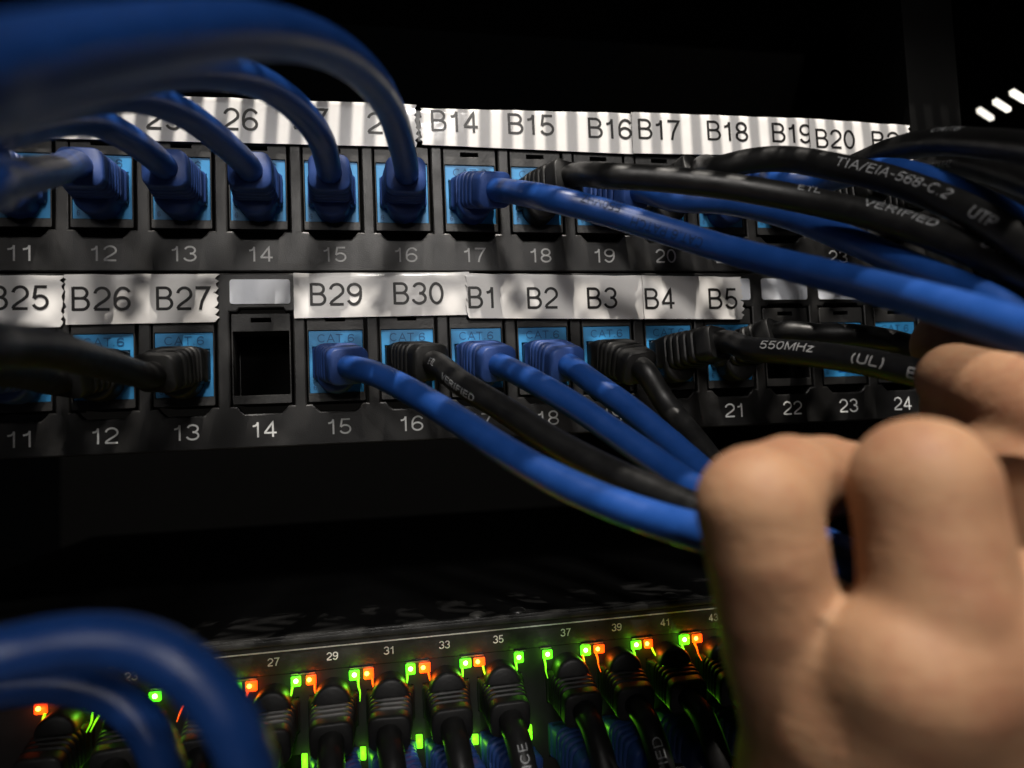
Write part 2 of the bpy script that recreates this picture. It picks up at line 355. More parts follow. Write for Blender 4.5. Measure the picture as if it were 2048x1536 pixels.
# ------------------------------------------------------------------ taped paper label strips
def strip(label, x0, x1, zl, zr, texts, y, seed, torn=(0, 0), amp=0.22, th=5.8):
    """zl, zr: (bottom, top) at the left and right end; texts: (body, px, py, pixel width)"""
    def dy(x, z): 
        return -abs(amp*noise.noise(Vector((x*.05+seed, z*.05, seed)))) - 0.02*noise.noise(Vector((x*.6, z*.6, seed+9))) 
    nx = max(8, int((x1-x0)/0.6)); nz = 20
    mb = MB(); vs = []; rnd = random.Random(seed)
    jl = [rnd.uniform(-.3, .3)+torn[0]*rnd.uniform(-.5, .5) for j in range(nz+1)]; jr = [rnd.uniform(-.3, .3)+torn[1]*((j % 3)/2-.5)*rnd.uniform(.3, 1.2) for j in range(nz+1)]
    for i in range(nx+1):
        u = i/nx
        for j in range(nz+1):
            x = x0+(x1-x0)*u
            if i == 0: x += jl[j]*(1 if torn[0] else .15)
            if i == nx: x += jr[j]*(1 if torn[1] else .15)
            b = zl[0]+(zr[0]-zl[0])*u; t = zl[1]+(zr[1]-zl[1])*u
            t += 0.25*noise.noise(Vector((x*.15, seed, 3))); z = b+(t-b)*j/nz
            curl = 0.5*max(0, (j/nz-.9)*10)**2
            vs.append((x, y+dy(x, z)+curl*.4, z))
    fs = [(i*(nz+1)+j, (i+1)*(nz+1)+j, (i+1)*(nz+1)+j+1, i*(nz+1)+j+1) for i in range(nx) for j in range(nz)]
    k = len(vs); vs2 = [(p[0], p[1]+0.16, p[2]) for p in vs]
    back = [tuple(reversed([q+k for q in f])) for f in fs]
    rim = []
    n1 = nz+1
    for i in range(nx):
        a, b = i*n1, (i+1)*n1; rim.append((a, a+k, b+k, b)); a, b = i*n1+nz, (i+1)*n1+nz; rim.append((b, b+k, a+k, a))
    for j in range(nz):
        a, b = j, j+1; rim.append((b, b+k, a+k, a)); a, b = nx*n1+j, nx*n1+j+1; rim.append((a, a+k, b+k, b))
    cx = (x0+x1)/2
    root = thing('label_strip', (cx, 0, zl[0]), label, 'label', 'paper label strips taped over the patch panels')
    MB().add(vs+vs2, fs+back+rim).build('paper', M['paper'], root, angle=60)
    for body, tpx, tpy, wpx in texts:
        c = onp(tpx, tpy); wl = (onp(tpx+wpx/2, tpy)-onp(tpx-wpx/2, tpy)).length
        t = MB(); flat_text(t, body, c.x, c.z, th, y-0.06, wl*0.97, 0.122, dy)
        t.build('printed_lettering', M['black_ink'], root, smooth=False)
    return root
strip('white paper strip printed 26 behind the bent blue cables at upper left', -112, 3.6, (27.6, 39.2), (28.8, 40.6),
      [('24', 160, 232, 72), ('25', 330, 240, 72), ('26', 483, 242, 70), ('27', 622, 241, 70), ('28', 770, 250, 72)], -0.9, 3, (0, .8))
strip('white taped paper strip printed B14, B15 and B16', 4.9, 64.6, (29.5, 39.6), (28.9, 40.9), [('B14', 908, 246, 98), ('B15', 1060, 252, 96), ('B16', 1217, 260, 90)], -0.9, 5, (.4, 0))
strip('white taped paper strip printed B17, B18 and B19', 64.2, 121.2, (28.9, 40.9), (29.8, 41.4), [('B17', 1313, 264, 86), ('B18', 1449, 267, 84), ('B19', 1577, 271, 82)], -1.5, 8)
strip('short white paper strip printed B20 and B21, its end behind the black cables', 119.6, 153.5, (28.4, 41.2), (28.4, 40.4), [('B20', 1661, 284, 80), ('B21', 1772, 288, 80)], -2.1, 11, (0, 1.2))
strip('white paper strip printed B25 at the left edge above a black cable', -108, -81.9, (-18.2, -5.6), (-18.1, -5.6), [('B25', 42, 597, 124)], -0.9, 13, (0, .7))
strip('white taped paper strip printed B26 and B27 with a jagged right end', -81.4, -47.0, (-17.6, -5.4), (-17.4, -5.3), [('B26', 205, 599, 122), ('B27', 368, 598, 112)], -0.9, 17, (.5, 1.1))
strip('clean white paper strip printed B29 and B30', -28.7, 16.4, (-16.7, -5.1), (-16.3, -4.8), [('B29', 672, 590, 108), ('B30', 836, 588, 104)], -0.9, 19)
strip('white taped paper strip printed B1, B2 and B3', 15.5, 65.2, (-17.3, -5.3), (-18.2, -6.0), [('B1', 962, 597, 58), ('B2', 1082, 598, 64), ('B3', 1200, 598, 62)], -1.5, 23, (.5, 0))
strip('wrinkled white paper strip printed B4 and B5', 64.6, 94.4, (-18.2, -6.0), (-18.7, -6.5), [('B4', 1313, 600, 62), ('B5', 1438, 600, 60)], -2.1, 29, (0, .9), amp=0.3)

# ------------------------------------------------------------------ patch cables
def spline(pts, step=1.2):
    """centripetal-like Catmull-Rom through pts, resampled evenly"""
    P = [Vector(p) for p in pts]; P = [P[0]*2-P[1]] + P + [P[-1]*2-P[-2]]
    out = []
    for i in range(1, len(P)-2):
        p0, p1, p2, p3 = P[i-1], P[i], P[i+1], P[i+2]
        t0 = 0; t1 = t0+max(1e-4, (p1-p0).length**.5); t2 = t1+max(1e-4, (p2-p1).length**.5); t3 = t2+max(1e-4, (p3-p2).length**.5)
        for k in range(24):
            t = t1+(t2-t1)*k/24
            A1 = p0*((t1-t)/(t1-t0))+p1*((t-t0)/(t1-t0)); A2 = p1*((t2-t)/(t2-t1))+p2*((t-t1)/(t2-t1)); A3 = p2*((t3-t)/(t3-t2))+p3*((t-t2)/(t3-t2))
            B1 = A1*((t2-t)/(t2-t0))+A2*((t-t0)/(t2-t0)); B2 = A2*((t3-t)/(t3-t1))+A3*((t-t1)/(t3-t1))
            out.append(B1*((t2-t)/(t2-t1))+B2*((t-t1)/(t2-t1)))
    out.append(P[-2])
    for _ in range(10):                                  # ease the bends
        q = out[:]
        for i in range(1, len(out)-1): q[i] = out[i]*.5+(out[i-1]+out[i+1])*.25
        out = q
    s = [0]
    for a, b in zip(out, out[1:]): s.append(s[-1]+(b-a).length)
    n = max(2, int(s[-1]/step)); res = []; j = 0
    for i in range(n+1):
        t = s[-1]*i/n
        while j < len(s)-2 and s[j+1] < t: j += 1
        u = (t-s[j])/max(1e-9, s[j+1]-s[j]); res.append(out[j].lerp(out[j+1], min(1, u)))
    return res, s[-1]
def tangent(p, i): return (p[min(len(p)-1, i+1)]-p[max(0, i-1)]).normalized()
def tube(path, r, n=24):
    rings = []; up = None
    for i, c in enumerate(path):
        t = tangent(path, i)
        if up is None: up = t.orthogonal().normalized()
        up = (up-t*up.dot(t)).normalized(); sd = t.cross(up)
        rr = r*(1+0.012*noise.noise(c*.12)) if not callable(r) else r(i/(len(path)-1))
        rings.append([c+up*rr*math.cos(2*PI*k/n)+sd*rr*math.sin(2*PI*k/n) for k in range(n)])
    return MB().loft(rings)
def cable_text(path, r, body, s0, h=2.0, width=None, phi0=0.0, flip=False, t=0.12):
    """letters wrapped on the jacket, starting s0 mm along it, turned phi0 away from the viewer's side"""
    mb = MB(); st = (path[1]-path[0]).length
    rb = text_ribbons(body, h, width, t); x0 = min(v[0] for a, _, _ in rb for v in a)
    def pos(s, v, k):
        f = max(0, min(len(path)-1.001, s/st)); i = int(f); c = path[i].lerp(path[i+1], f-i); T = tangent(path, i)
        T = T.lerp(tangent(path, i+1), f-i).normalized()
        E = CAM-c; E = (E-T*E.dot(T)).normalized(); U = E.cross(T)
        a = v/r+phi0
        return c+(E*math.cos(a)+U*math.sin(a))*(r*1.016+0.02+0.004*(k % 5))
    for vs, fs, k in rb:
        mb.add([pos(s0+(-(a) if flip else a)-x0*(1), (-b if flip else b), k) for a, b in vs], fs)
    return mb
def section(c, T, w, h, r, n=4):
    X = Vector((1, 0, 0)); X = (X-T*X.dot(T)).normalized(); Z = X.cross(T); 
    if Z.z < 0: Z = -Z
    return [c+X*a+Z*b for a, b in rrect(-w/2, w/2, -h/2, h/2, min(r, w/2-.05, h/2-.05), n)]
R_CABLE = 2.95
def plug(root, x, z, col, L, dx, dz, flip=1, y0=0.0):
    """booted plug in a jack at (x, z); the boot leans by (dx, dz) over its length L. flip=-1: latch on top"""
    bm = M['blue_boot'] if col == 'blue' else M['black_boot']
    B = Vector((x, y0, z)); P = Vector((x+dx, y0-L, z+dz)); mid = Vector((x+dx*.12, y0-L*.45, z+dz*.12))
    def bez(t): return B*(1-t)**2+mid*2*t*(1-t)+P*t*t
    def bt(t): return ((mid-B)*(1-t)+(P-mid)*t).normalized()
    rings = []
    def ring(t, w, h, r=2.2): rings.append(section(bez(t), bt(t), w, h, r))
    ring(-.04, 11.9, 8.2, 1.0); ring(.13, 12.0, 8.3, 1.0); ring(.15, 11.2, 9.2, 1.6); ring(.24, 11.0, 9.6, 2.0)
    t = .30; k = 0
    while t < .86:
        s = 1-0.02*k
        ring(t, 10.9*s, 9.8*s); ring(t+.012, 10.1*s, 9.0*s); ring(t+.05, 10.1*s, 9.0*s); ring(t+.062, 10.9*s, 9.8*s); ring(t+.105, 10.85*s, 9.75*s)
        t += .115; k += 1
    ring(.93, 9.9, 9.0); ring(.985, 9.7, 8.8); ring(1.0, 9.2, 8.3, 2.0)
    MB().loft(rings).build('boot', bm, root, angle=50)
    # clear plug shoulder between jack and boot
    MB().box(x-5.8, x+5.8, y0-0.9, y0+6, z-4.0, z+3.8).build('plug_body', M['clear'], root)
    # rounded latch cover
    rings = []
    for yy, sc in ((1.0, .96), (-3.2, 1.0), (-5.6, 1.0), (-6.3, .93), (-6.6, .8)):
        pr = []
        for a, b in [(4.6*math.cos(math.radians(q)), 4.6*math.sin(math.radians(q))-3.6) for q in range(180, 361, 12)]+[(4.6, -1.0), (-4.6, -1.0)]:
            pr.append(Vector((x+a*sc, y0+yy, z+flip*(-3.6+(b+3.6)*sc))))
        rings.append(pr)
    MB().loft(rings).build('latch_cover', bm, root, angle=50)
    return P, bt(1.0)
GH = 'patch cables from the lower panel gathered by the hand'
def patch_cable(label, col, base, L, dx, dz, pts, texts=(), group='patch cables plugged into the panels', flip=1, ink=None, cat='cable', r=R_CABLE):
    """base (x, z) of the jack; pts: points of the jacket after the boot"""
    root = thing('patch_cable', (base[0], 0, base[1]), label, cat, group)
    P, T = plug(root, base[0], base[1], col, L, dx, dz, flip)
    q = list(pts); e = q[-1].copy() if isinstance(q[-1], Vector) else Vector(q[-1])      # run on beyond the picture
    if e.z < -150: q += [e+Vector((1, 2, -60))]
    elif group == GH: q += [e+Vector((45, 8, -28)), e+Vector((110, 40, -100)), e+Vector((130, 60, -200))]
    elif e.x > 0: q += [e+Vector((60, 8, -22)), e+Vector((125, 45, -85)), e+Vector((140, 60, -190))]
    else: q += [e+Vector((-60, 2, -14)), e+Vector((-125, 35, -75)), e+Vector((-145, 60, -190))]
    path, ln = spline([P-T*3, P+T*1.5]+q)
    tube(path, r).build('jacket', M[col], root, angle=80)
    for body, s0, h, wd, phi, fl in texts:
        cable_text(path, r, body, s0, h, wd, phi, fl).build('printed_marking', ink or (M['faint_ink'] if col == 'black' else M['dark_ink']), root, smooth=False)
    return root
def pts(*a): return [at(*p) for p in a]
ZU, ZL = 16.3, 16.3-44.45

# upper panel, left side: bent up and over to the left
GU = 'blue patch cables bent to the left out of the upper panel'
patch_cable('blue patch cable in upper port 11, cut by the left edge of the picture', 'blue', (portx(11), ZU), 15, -1.5, .5, pts((-75, 330, 145), (-140, 345, 125), (-240, 365, 105)), group=GU)
patch_cable('blue patch cable in upper port 12, running level to the left edge', 'blue', (portx(12), ZU), 15, .5, -.3, pts((120, 338, 138), (60, 350, 112), (0, 364, 94), (-90, 390, 76)), group=GU)
patch_cable('blue patch cable in upper port 13, with a bright glint on its lower bend', 'blue', (portx(13), ZU), 15, 0, 0, pts((270, 285, 147), (195, 245, 136), (110, 240, 122), (30, 255, 106), (-70, 275, 92)), group=GU)
patch_cable('blue patch cable in upper port 14, bending up left below the number 26', 'blue', (portx(14), ZU), 15, .3, 0, pts((440, 280, 150), (370, 228, 138), (290, 196, 125), (200, 190, 112), (90, 205, 96), (-70, 235, 80)), group=GU)
patch_cable('blue patch cable in upper port 15, arching past the number 26', 'blue', (portx(15), ZU), 15, .2, 0, pts((640, 275, 152), (590, 212, 140), (520, 165, 128), (430, 142, 113), (320, 140, 98), (170, 165, 82), (0, 205, 68), (-160, 245, 58)), group=GU)
patch_cable('thick looking blurred blue patch cable in upper port 16, arching over all the others', 'blue', (portx(16), ZU), 15, .2, 0, pts((802, 285, 154), (783, 225, 138), (742, 160, 118), (675, 105, 100), (590, 72, 85), (470, 60, 71), (330, 72, 60), (150, 100, 51), (0, 130, 45), (-200, 175, 39)), group=GU)
# upper panel, right side
GR = 'patch cables drawn to the right out of the upper panel'
patch_cable('bright blue patch cable from upper port 17, crossing to the right edge above the hand', 'blue', (portx(17), ZU), 14, 4.2, -3.2,
            pts((1100, 397, 157), (1200, 422, 155), (1320, 458, 153), (1440, 495, 148), (1560, 527, 138), (1680, 557, 126), (1800, 588, 113), (1920, 622, 101), (2048, 662, 90), (2240, 730, 78)),
            [('550MHZ', 34, 2.0, 9, .62, True), ('CAT.6 PATCH', 46, 2.0, 17, -.05, True)], group=GR)
patch_cable('glossy black patch cable from upper port 18, marked VERIFIED along its top', 'black', (portx(18), ZU), 15, 5, .2,
            pts((1210, 352, 160), (1300, 356, 158), (1450, 372, 156), (1600, 398, 152), (1750, 432, 144), (1875, 474, 136), (2000, 524, 126), (2100, 572, 116), (2250, 660, 100)),
            [('ETL', 66, 1.9, 5, 1.0, False), ('VERIFIED', 80, 1.9, 15, .85, False), ('UTP', 105, 1.9, 6, .75, False)], group=GR)
patch_cable('dark blue patch cable from upper port 19, running low under the glossy black one', 'blue', (portx(19), ZU), 15, 5, -3,
            pts((1350, 400, 176), (1450, 405, 172), (1560, 428, 166), (1700, 480, 154), (1850, 545, 138), (1960, 592, 126), (2060, 645, 116), (2240, 760, 100)), group=GR)
patch_cable('black patch cable from upper port 20, marked TIA/EIA-568-C.2 UTP', 'black', (portx(20), ZU), 15, 4, 3,
            pts((1430, 338, 170), (1500, 322, 166), (1570, 318, 162), (1660, 332, 155), (1760, 354, 148), (1875, 394, 138), (2000, 456, 126), (2100, 520, 115), (2250, 630, 100)),
            [('TIA/EIA-568-C.2', 49, 2.1, 27, .45, False), ('UTP', 82, 2.1, 6.5, .1, False)], group=GR)
patch_cable('blue patch cable from upper port 21, showing as a bright band above the black cables', 'blue', (portx(21), ZU), 15, 3, 1,
            pts((1560, 362, 178), (1640, 362, 174), (1720, 345, 164), (1800, 345, 155), (1900, 378, 145), (2000, 428, 134), (2090, 485, 122), (2240, 600, 112)), group=GR)
patch_cable('black patch cable from upper port 22, hiding the end of the label B21', 'black', (portx(22), ZU), 15, 3, 2,
            pts((1690, 340, 176), (1780, 302, 164), (1880, 284, 150), (1980, 288, 136), (2080, 300, 122), (2250, 335, 102)), [('CAT.6', 47, 1.9, 8, 1.1, False)], group=GR)
patch_cable('black patch cable from upper port 23, lying under the one that hides label B21', 'black', (portx(23), ZU), 15, 3, 1,
            pts((1810, 352, 180), (1860, 335, 166), (1930, 328, 154), (2010, 348, 142), (2100, 382, 128), (2250, 440, 112)), [('550MHZ', 38, 1.5, 8, .0, False)], group=GR)
patch_cable('black patch cable from upper port 24, lowest of those at the right end', 'black', (portx(24), ZU), 15, 3, 0,
            pts((1860, 372, 186), (1930, 368, 174), (2010, 390, 160), (2100, 432, 146), (2250, 520, 130)), group=GR)
# lower panel, left side
GL = 'patch cables plugged into the left of the lower panel'
patch_cable('blue patch cable in lower port 11 below the label B25', 'blue', (portx(11), ZL), 15, -2.5, -2.5, pts((-80, 760, 140), (-150, 790, 124), (-260, 830, 105)), group=GL)
patch_cable('black patch cable in lower port 12 behind the cable from port 13', 'black', (portx(12), ZL), 13, -4, -3.5, pts((70, 752, 140), (20, 742, 124), (-60, 740, 104), (-160, 750, 88)), group=GL)
patch_cable('black patch cable in lower port 13 bent left in front of its neighbour', 'black', (portx(13), ZL), 15, -2.6, -3, pts((250, 740, 142), (175, 718, 121), (95, 698, 100), (0, 690, 84), (-120, 705, 68)), group=GL)
# lower panel, right side: gathered by the hand
GH = 'patch cables from the lower panel gathered by the hand'
patch_cable('blue patch cable in lower port 15, lowest and nearest of the cables the hand gathers', 'blue', (portx(15), ZL), 14, 3.6, -2.4,
            pts((750, 748, 160), (830, 788, 151), (920, 843, 142), (1020, 908, 133), (1120, 963, 125), (1230, 1010, 118), (1330, 1044, 112), (1420, 1070, 106), (1560, 1110, 99.5), (1700, 1150, 98), (1850, 1240, 104), (2100, 1380, 106)), group=GH)
patch_cable('black patch cable in lower port 16, between two blue ones', 'black', (portx(16), ZL), 14, 5, -2,
            pts((925, 768, 158), (1010, 820, 151), (1110, 885, 143), (1210, 938, 136), (1310, 984, 129), (1400, 1022, 123), (1560, 1090, 115), (1720, 1170, 112), (1900, 1280, 112), (2100, 1400, 112)),
            [('ETL', 6, 1.6, 3, -.1, False), ('VERIFIED', 14, 1.5, 11, -.5, False)], group=GH)
patch_cable('blue patch cable in lower port 17, under the label B1', 'blue', (portx(17), ZL), 14, 3.2, -2.8,
            pts((1065, 762, 163), (1150, 812, 156), (1250, 880, 148), (1340, 942, 140), (1420, 996, 132), (1560, 1075, 122), (1700, 1140, 118), (1880, 1240, 118), (2100, 1380, 118)), group=GH)
patch_cable('blue patch cable in lower port 18, under the label B2', 'blue', (portx(18), ZL), 14, 2.6, -3.4,
            pts((1190, 768, 168), (1260, 818, 161), (1340, 885, 153), (1420, 955, 144), (1520, 1030, 133), (1680, 1100, 126), (1850, 1200, 124), (2100, 1360, 124)), group=GH)
patch_cable('black patch cable in lower port 19 falling steeply behind the little finger', 'black', (portx(19), ZL), 15, 3.2, -4.8,
            pts((1330, 805, 176), (1390, 880, 168), (1440, 945, 158), (1510, 1020, 146), (1620, 1090, 138), (1800, 1180, 132), (2100, 1340, 130)), group=GH)
patch_cable('black patch cable in lower port 20, marked 550MHz and pinched by the fingertips', 'black', (portx(20), ZL), 17, 6.2, 1.2,
            pts((1500, 698, 170), (1580, 704, 162), (1700, 718, 152), (1800, 738, 143), (1870, 755, 137), (1960, 790, 131), (2080, 850, 128), (2250, 950, 126)),
            [('550MHz', 20, 2.1, 12.5, .5, False), ('(UL)', 41.5, 2.1, 7.5, .15, False), ('E3', 54, 2.1, 4.5, -.1, False)], group=GH, ink=M['grey_ink'])
patch_cable('black patch cable in lower port 21, behind the one marked 550MHz', 'black', (portx(21), ZL), 16, 5.5, 3.2,
            pts((1620, 668, 182), (1720, 672, 178), (1810, 690, 172), (1890, 728, 162), (1980, 780, 152), (2100, 850, 144), (2250, 960, 140)), group=GH)

# ------------------------------------------------------------------ network switch
sw = thing('network_switch', (20, 0, -140), 'black network switch at the bottom with green and orange port lights', 'network switch')
MB().box(-160, 160, 1.5, 230, -140, -95.6).build('chassis', M['lid'], sw, bevel=0.6)
bz = MB().box(-160, 160, -0.4, 1.45, -104.6, -95.5); bz.build('bezel', M['switch'], sw, bevel=0.35)
bb = MB().box(-160, 160, -1.6, -0.42, -97.4, -95.9); bb.build('bezel_lip', M['switch'], sw, bevel=0.3)
MB().box(-160, 160, -0.46, -0.41, -99.15, -98.85).build('painted_line', M['grey_ink'], sw)
SX = {}
for n, x in ((27, -35.6), (29, -21.6), (31, -7.7), (33, 6.3), (35, 20.3), (37, 38.4), (39, 52.6), (41, 66.5), (43, 80.7), (45, 94.7), (47, 108.7), (25, -49.6), (23, -67.7), (21, -81.7)): SX[n] = x
for n, x in SX.items():
    t = MB(); flat_text(t, str(n), 0, 0, 1.9, 0, 2.7, 0.14); t.build('port_number', M['grey_ink'], sw, loc=(x-20, -0.44, -101.4+140), world=False, smooth=False)
lp = [[(-160, -139.9), (160, -139.9), (160, -104.65), (-160, -104.65)]]
for x in SX.values():
    lp.append([(x-5.9, -119), (x+5.9, -119), (x+5.9, -110.4), (x+3, -110.4), (x+3, -108.6), (x-3, -108.6), (x-3, -110.4), (x-5.9, -110.4)])
    lp.append([(x-5.9, -124.2), (x+5.9, -124.2), (x+5.9, -132.8), (x+3, -132.8), (x+3, -134.6), (x-3, -134.6), (x-3, -132.8), (x-5.9, -132.8)])
fillpoly(lp, -0.3, 1.4).build('port_block', M['port_block'], sw, angle=30)
def glow(x, y, z, c, e):                       # point lamp added in front of a port light for its spill
    l = bpy.data.lights.new('port_glow', 'POINT'); l.energy = e; l.shadow_soft_size = 0.7*S
    l.color = (0.25, 1.0, 0.02) if c == 'g' else (1.0, 0.11, 0.005)
    o = bpy.data.objects.new('port_glow', l); C.objects.link(o); o.parent = sw; o.location = (Vector((x, y, z))-Vector((20, 0, -140)))*S
def led(x, z, c, low=False):
    rg = random.Random(int(x*97+z*13)); w_, h_ = (rg.uniform(.6, 1.1), rg.uniform(1.2, 2.2)) if low else (1.45*rg.uniform(.8, 1.05), 1.25*rg.uniform(.85, 1.1))
    rings = [[(x+a*w_*k, y, z+b*h_*k-(0.5*w_*.3*(a > 0) if low else 0)) for a, b in ((-.8, -1), (.8, -1), (1, -.8), (1, .9), (.9, 1), (-.9, 1), (-1, .9), (-1, -.8))] for y, k in ((-0.31, 1), (-0.7, 1), (-0.8, .85))]
    b = MB().loft(rings).build('port_light', M['led_low'] if low else M['led_green'] if c == 'g' else M['led_amber'], sw)
    b['label'] = 'glowing green port light' if c == 'g' else 'glowing orange port light'
    if not low:
        cx = x-.45 if c == 'a' else x
        rings = [[(cx+.55*k*math.cos(q*PI/6), y, z+.15+.55*k*math.sin(q*PI/6)) for q in range(12)] for y, k in ((-.81, 1), (-.95, .9), (-1.02, .5))]
        MB().loft(rings).build('light_core', M['led_core_g'] if c == 'g' else M['led_core_a'], b)
    if not low:                              # glowing strip added as LED light caught in the clear plug edge
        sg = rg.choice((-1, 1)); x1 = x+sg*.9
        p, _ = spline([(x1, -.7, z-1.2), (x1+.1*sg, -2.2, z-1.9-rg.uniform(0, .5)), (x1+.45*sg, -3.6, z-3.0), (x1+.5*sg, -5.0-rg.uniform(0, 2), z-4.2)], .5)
        tube(p, lambda u: .30*(1-.75*u), 8).build('plug_edge_glow', M['led_low'] if rg.random() < .7 else M['led_amber'], b)
    glow(x, -2.2, z-.2, c, (0.0005 if low else 0.0007) * (1 if c == 'g' else 1.3))
xs = sorted(SX.values())
for n in sorted(SX):
    x = SX[n]
    MB().box(x-7.0, x-4.1, -0.8, -0.31, -105.05, -104.7).build('shield_edge', M['metal'], sw)
    MB().box(x+4.1, x+7.0, -0.8, -0.31, -105.05, -104.7).build('shield_edge', M['metal'], sw)
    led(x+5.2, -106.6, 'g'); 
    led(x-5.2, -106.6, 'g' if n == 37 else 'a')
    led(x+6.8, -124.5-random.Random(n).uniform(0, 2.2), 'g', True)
for px_, py_ in ((1035, 1222), (1340, 1193), (955, 1231)):
    r = ray(px_, py_); p = CAM+r*((-95.6-CAM.z)/r.z)
    rings = [[(p.x+a*math.cos(q*PI/8), p.y+a*math.sin(q*PI/8), -95.6+h) for q in range(16)] for a, h in ((2.2, -.2), (2.2, .35), (1.5, .75), (.5, .9))]
    MB().loft(rings).build('screw', M['metal'], sw)
GS = 'black patch cables plugged into the top row of the switch'
ORD = {21: 'far left, under the blurred blue loops', 23: 'left, under the inner blurred blue loop', 25: 'left, between the two blurred blue loops', 27: 'below the number 27', 29: 'below the number 29', 31: 'below the number 31', 33: 'left of the one marked ANCE',
       35: 'below the number 35, marked ANCE', 37: 'below the number 37', 39: 'below the number 39, marked VERIFIED', 41: 'below the number 41', 43: 'beside the hand, below the number 43', 45: 'behind the hand, next to the one below 43', 47: 'behind the hand, farthest right'}
for n in sorted(SX):
    x = SX[n]; rnd = random.Random(n)
    dx = rnd.uniform(-.6, .8)
    P = [(x+dx+.3, -20, -118.5), (x+dx+1, -26, -126), (x+dx+2, -29, -138), (x+dx+3.5, -29, -160), (x+dx+4, -27, -190)]
    tx = []
    if n == 39: tx = [('VERIFIED', 14, 2.2, 15, .15, True)]
    if n == 35: tx = [('ANCE', 12, 2.1, 8, .2, True)]
    patch_cable('black patch cable in the switch '+ORD[n], 'black', (x, -114.6), 13.5, dx, -2.2, P, tx, group=GS, flip=-1, ink=M['faint_ink'])
GB = 'blue patch cables plugged into the bottom row of the switch'
for n in (29, 31, 33, 35, 37, 39, 41, 43):
    x = SX[n]; rnd = random.Random(n+100); dx = rnd.uniform(3.0, 4.4)
    P = [(x+dx+1.0, -19, -134), (x+dx+2, -22, -142), (x+dx+2.5, -23, -160), (x+dx+2, -22, -190)]
    patch_cable('blue patch cable low in the switch, '+{29: 'deep between the black cables 27 and 29', 31: 'deep below the number 31', 33: 'left of the black cable marked ANCE', 35: 'right of the black cable marked ANCE', 37: 'left of the black cable marked VERIFIED', 39: 'right of the black cable marked VERIFIED', 41: 'its ribbed boot bright near the hand', 43: 'half behind the hand'}[n],
                'blue', (x, -128.2), 12.5, dx, -3.0, P, group=GB)
# two blurred loops close to the camera
GF = 'blurred blue loops in the lower left corner'
def loose(label, pp, r=R_CABLE):
    root = thing('patch_cable', pp[-1], label, 'cable', GF)
    a, e = pp[0], pp[-1]
    pp = [a+Vector((-150, 60, -120)), a+Vector((-70, 10, -30))]+pp+[e+Vector((0, 8, -50)), e+Vector((2, 20, -110))]
    path, ln = spline(pp); tube(path, r).build('jacket', M['blue'], root, angle=80)
loose('large blurred blue cable arching across the lower left corner', pts((-260, 1390, 62), (-120, 1340, 66), (0, 1312, 69), (150, 1284, 71), (260, 1288, 72), (350, 1324, 72), (420, 1385, 72), (470, 1460, 72), (500, 1550, 73), (515, 1680, 76), (515, 1850, 84)))
loose('smaller dim blue cable nested inside the large blurred loop', pts((-220, 1430, 92), (-100, 1395, 97), (0, 1376, 100), (120, 1368, 102), (215, 1390, 103), (280, 1440, 103), (320, 1510, 103), (340, 1600, 106), (345, 1760, 112)))

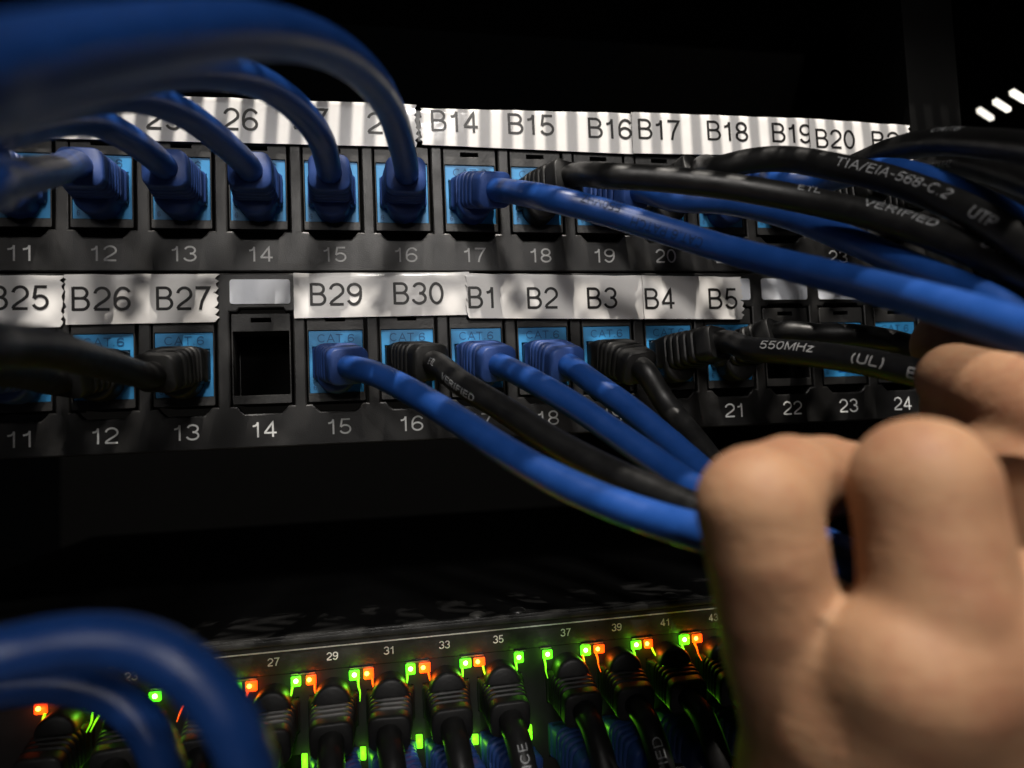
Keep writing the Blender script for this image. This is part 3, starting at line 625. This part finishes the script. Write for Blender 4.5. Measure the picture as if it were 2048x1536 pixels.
# ------------------------------------------------------------------ the hand: one distance field, one skin
def hand():
    caps = []                                    # (a, b, ra, rb, smoothing)
    def chain(pp, k=2.0):
        q = [(at(*p[:3]), p[3]) for p in pp]
        for (a, ra), (b, rb) in zip(q, q[1:]): caps.append((np.array(a), np.array(b), ra, rb, k))
    # metacarpals (soft union), then each finger (tight union so that the fingers stay apart)
    chain([(1810, 1950, 112, 15), (1690, 1560, 93, 12), (1630, 1405, 90, 9.8)], 4)
    chain([(1650, 1590, 90, 11.0), (1718, 1456, 83.5, 9.4), (1822, 1342, 77.5, 8.8), (1940, 1276, 78.5, 8.2), (2090, 1240, 83, 8.4)], 2.6)      # fold of the back of the hand over the finger roots
    chain([(2060, 1950, 112, 17), (1960, 1540, 89, 12.5), (1898, 1330, 80, 9.3)], 4)
    chain([(2260, 1950, 112, 17), (2170, 1540, 92, 12.5), (2120, 1340, 84, 10.0)], 4)
    chain([(2440, 1950, 112, 16), (2330, 1500, 93, 12), (2285, 1270, 91, 10.4)], 4)
    chain([(1630, 1405, 90, 9.8), (1590, 1300, 88.5, 8.4), (1551, 1210, 86.5, 7.35)], .8)
    chain([(1551, 1210, 86.5, 7.35), (1530, 1100, 85, 7.2), (1514, 1012, 85, 7.35)], .5)
    chain([(1514, 1008, 85, 7.15), (1578, 966, 93, 6.3), (1648, 952, 103, 5.9), (1745, 955, 116, 5.2)], .6)
    chain([(1898, 1320, 80, 9.3), (1878, 1200, 78.5, 8.3)], .8)
    chain([(1590, 1310, 89, 8.0), (1700, 1330, 86, 7.5), (1840, 1340, 82, 8.5)], 3)
    chain([(1606, 1275, 88.5, 7.8), (1662, 1300, 86.5, 6.6), (1740, 1360, 83, 8.4)], 3)
    chain([(1878, 1200, 78, 8.2), (1866, 1100, 79, 7.95), (1844, 973, 80, 7.9)], .5)
    chain([(1844, 970, 80, 7.75), (1850, 1010, 103, 7.0), (1860, 1080, 113, 5.6)], .6)
    chain([(2115, 1350, 88, 10.4), (2088, 1020, 95, 8.2), (1990, 885, 116, 7.0), (1915, 818, 128, 6.2)], .8)
    chain([(2285, 1270, 91, 10.4), (2185, 885, 97, 8.4), (2020, 800, 113, 7.4), (1908, 757, 126, 6.4)], .8)
    chain([(2480, 1800, 90, 15), (2420, 1300, 100, 11), (2230, 800, 118, 9.2), (2020, 712, 138, 8.2), (1900, 690, 148, 7.6)], 2.0)        # thumb
    chain([(2000, 1800, 98, 17), (2250, 1800, 98, 18), (2300, 2000, 100, 22), (2600, 2600, 104, 26), (3000, 3400, 106, 32)], 6.0)             # wrist, forearm
    chain([(1740, 1680, 94, 11.5), (1960, 1620, 91, 12), (2250, 1620, 92, 13)], 5.0)                                                      # across the back of the hand
    lo_ = np.min([np.minimum(a-ra, b-rb) for a, b, ra, rb, k in caps], 0)-4; hi_ = np.max([np.maximum(a+ra, b+rb) for a, b, ra, rb, k in caps], 0)+4
    h = 1.0
    N = np.ceil((hi_-lo_)/h).astype(int)+1
    gx, gy, gz = [np.arange(N[i])*h+lo_[i] for i in range(3)]
    D = np.full(N, 60.0, dtype=np.float64)
    for a, b, ra, rb, k in caps:                 # smooth union of tapered capsules, each in its own sub-box
        m0 = np.minimum(a-ra, b-rb)-14; m1 = np.maximum(a+ra, b+rb)+14
        i0 = np.maximum(0, ((m0-lo_)/h).astype(int)); i1 = np.minimum(N, ((m1-lo_)/h).astype(int)+2)
        X, Y, Z = np.meshgrid(gx[i0[0]:i1[0]], gy[i0[1]:i1[1]], gz[i0[2]:i1[2]], indexing='ij')
        P = np.stack([X, Y, Z], -1); ab = b-a; t = np.clip(((P-a)@ab)/(ab@ab), 0, 1)
        d = np.linalg.norm(P-a-t[..., None]*ab, axis=-1)-(ra+(rb-ra)*t)
        sl = np.s_[i0[0]:i1[0], i0[1]:i1[1], i0[2]:i1[2]]
        o = D[sl]; hh = np.clip(.5+.5*(o-d)/k, 0, 1); D[sl] = o*(1-hh)+d*hh-k*hh*(1-hh)
    # naive surface nets
    Sg = D < 0; idx = -np.ones(N-1, dtype=int)
    cnt = np.zeros(N-1, int)
    for dx in (0, 1):
        for dy in (0, 1):
            for dz in (0, 1): cnt += Sg[dx:N[0]-1+dx, dy:N[1]-1+dy, dz:N[2]-1+dz]
    act = (cnt > 0) & (cnt < 8); cells = np.argwhere(act); idx[act] = np.arange(len(cells))
    acc = np.zeros((len(cells), 3)); num = np.zeros(len(cells))
    cor = [(x, y, z) for x in (0, 1) for y in (0, 1) for z in (0, 1)]
    for c0 in cor:
        for ax in range(3):
            if c0[ax]: continue
            c1 = list(c0); c1[ax] = 1
            d0 = D[tuple((cells+c0).T)]; d1 = D[tuple((cells+c1).T)]
            mk = (d0 < 0) != (d1 < 0); tt = np.where(mk, d0/np.where(mk, d0-d1, 1), 0)
            p = np.array(c0)+tt[:, None]*(np.array(c1)-np.array(c0)); acc[mk] += p[mk]; num[mk] += 1
    V = (cells+acc/num[:, None])*h+lo_
    faces = []
    for ax in range(3):
        u, v = (ax+1) % 3, (ax+2) % 3
        A = [slice(None)]*3; B = [slice(None)]*3; A[ax] = slice(0, -1); B[ax] = slice(1, None)
        ed = np.argwhere(Sg[tuple(A)] != Sg[tuple(B)])
        for e in ed:
            if e[u] < 1 or e[v] < 1 or e[u] >= N[u]-1 or e[v] >= N[v]-1: continue
            q = []
            for du, dv in ((-1, -1), (0, -1), (0, 0), (-1, 0)):
                c = e.copy(); c[u] += du; c[v] += dv; q.append(idx[tuple(c)])
            if min(q) < 0: continue
            faces.append(tuple(q) if Sg[tuple(e)] else tuple(reversed(q)))
    root = thing('person', at(2250, 1800, 86), 'bare left hand with bent fingers gathering the patch cables', 'person')
    mb = MB(); mb.v = [Vector(p) for p in V]; mb.f = faces
    o = mb.build('hand', M['skin'], root, angle=180)
    md = o.modifiers.new('smooth', 'SMOOTH'); md.factor = 0.5; md.iterations = 4
    return o
hand()
print('objects', len(bpy.data.objects))
